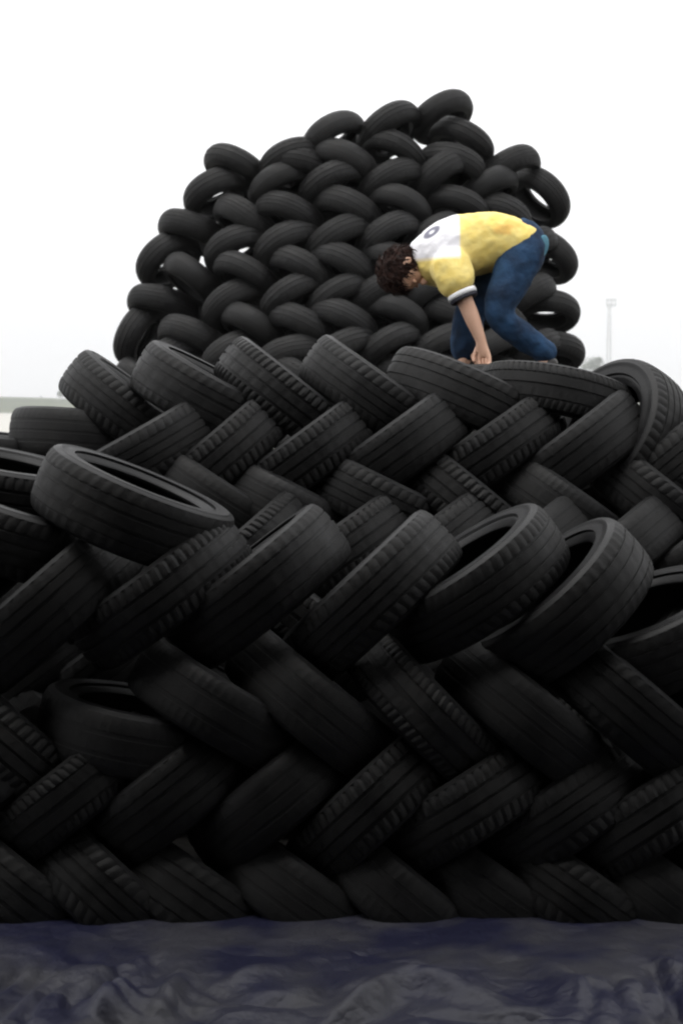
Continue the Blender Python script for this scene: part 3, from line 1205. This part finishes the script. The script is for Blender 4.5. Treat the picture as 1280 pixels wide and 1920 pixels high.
LEAF = noise_mat('tree_leaves', (0.045, 0.07, 0.03), (0.09, 0.12, 0.055), 0.3, (0.7, 0.9), 0, 1, 0.2)
BARK = noise_mat('tree_bark', (0.05, 0.04, 0.03), (0.1, 0.085, 0.07), 1, (0.8, 0.95), 0, 1, 0.2)


def tree_mesh(h, wd, seed):
    rnd = random.Random(seed)
    vs, fs = [], []
    tops = []
    tube(vs, fs, Vector((0, 0, 0)), Vector((0.3, 0, h * 0.45)), h * 0.025, h * 0.016, 8)
    for i in range(7):
        a = rnd.uniform(0, 6.28)
        e = Vector((math.cos(a) * wd * 0.3, math.sin(a) * wd * 0.3, h * rnd.uniform(0.6, 0.85)))
        tube(vs, fs, Vector((0.3, 0, h * rnd.uniform(0.3, 0.44))), e, h * 0.011, h * 0.004, 6)
        tops.append(e)
    trunk = mesh_from('trunk', vs, fs)
    lv, lf = [], []
    cl = []
    for i in range(26):
        a = rnd.uniform(0, 6.28)
        rr = math.sqrt(rnd.random()) * wd * 0.42
        z = h * rnd.uniform(0.38, 0.92)
        k = 1 - 0.6 * max(0, (z / h - 0.6) / 0.4)
        cl.append((Vector((math.cos(a) * rr * k, math.sin(a) * rr * k, z)), wd * rnd.uniform(0.09, 0.17)))
    for c, r in cl:
        for j in range(70):
            d = Vector((rnd.gauss(0, 1), rnd.gauss(0, 1), rnd.gauss(0, 0.8))).normalized() * (r * rnd.uniform(0.5, 1.1))
            p = c + d
            s = wd * 0.028 * rnd.uniform(0.6, 1.4)
            u = Vector((rnd.gauss(0, 1), rnd.gauss(0, 1), rnd.gauss(0, 1))).normalized()
            v = u.orthogonal().normalized()
            o0 = len(lv)
            lv += [p - u * s, p + v * s * 0.6, p + u * s, p - v * s * 0.6]
            lf.append((o0, o0 + 1, o0 + 2, o0 + 3))
    crown = mesh_from('crown', lv, lf, False)
    return trunk, crown


TREES = [tree_mesh(20, 15, s) for s in (1, 2, 3)]
for tr, cr in TREES:
    tr.materials.append(BARK)
    cr.materials.append(LEAF)


def ridge_z(x, y):
    return 15 * math.exp(-((y - 1350) / 160) ** 2) * (0.8 + 0.2 * math.sin(x * 0.013))


vs, fs = [], []
NX, NY = 80, 40
for j in range(NY + 1):
    for i in range(NX + 1):
        x, y = -1100 + 2200 * i / NX, 900 + 900 * j / NY
        vs.append((x, y, ridge_z(x, y) + 0.02))
for j in range(NY):
    for i in range(NX):
        k = j * (NX + 1) + i
        fs.append((k, k + 1, k + NX + 2, k + NX + 1))
hill = link('hills', mesh_from('hills', vs, fs), noise_mat('grassy_hill', (0.05, 0.065, 0.03), (0.09, 0.10, 0.05), 0.02, (0.85, 0.95), 0, 1, 0.2))
hill['kind'] = 'structure'


def tree(px, top_py, y, k, label):
    b = at(px, HORIZON, y)
    z0 = ridge_z(b.x, y) - 0.5
    h = at(px, top_py, y).z - z0
    o = bpy.data.objects.new('tree', None)
    COL.objects.link(o)
    s = h / 20.0
    o.location = (b.x, y, z0)
    o.scale = (s, s, s)
    o.rotation_euler = (0, 0, k * 1.9)
    link('trunk', TREES[k % 3][0], None, o)
    link('crown', TREES[k % 3][1], None, o)
    tag(o, label, 'tree', 'trees far off in the haze')


tree(118, 726, 1280, 0, 'hazy far-off tree above the level tyre, nearest the leaning tyre')
tree(78, 742, 1330, 1, 'low hazy far-off tree above the middle of the level tyre')
tree(18, 744, 1300, 2, 'hazy far-off tree at the far left edge')
tree(1112, 668, 1290, 1, 'hazy far-off tree between the mound and the foot of the mast')
tree(1150, 676, 1320, 0, 'hazy far-off tree just right of the foot of the mast')

# ------------------------------------------------------------------ the pale air between here and the far trees
AIR, n_, l_, b_ = new_mat('haze')
n_.remove(b_)
vol = n_.new('ShaderNodeVolumePrincipled')
vol.inputs['Color'].default_value = (0.95, 0.96, 0.97, 1)
vol.inputs['Density'].default_value = 0.0004
l_.new(vol.outputs['Volume'], n_['Material Output'].inputs['Volume'])
vs, fs = [], []
box(vs, fs, (-2700, -2700, -1.0), (2700, 2700, 150.0))
hz = link('haze', mesh_from('haze', vs, fs, False), AIR)
hz['kind'] = 'stuff'
hz['label'] = 'pale white haze fading the far trees and mast'
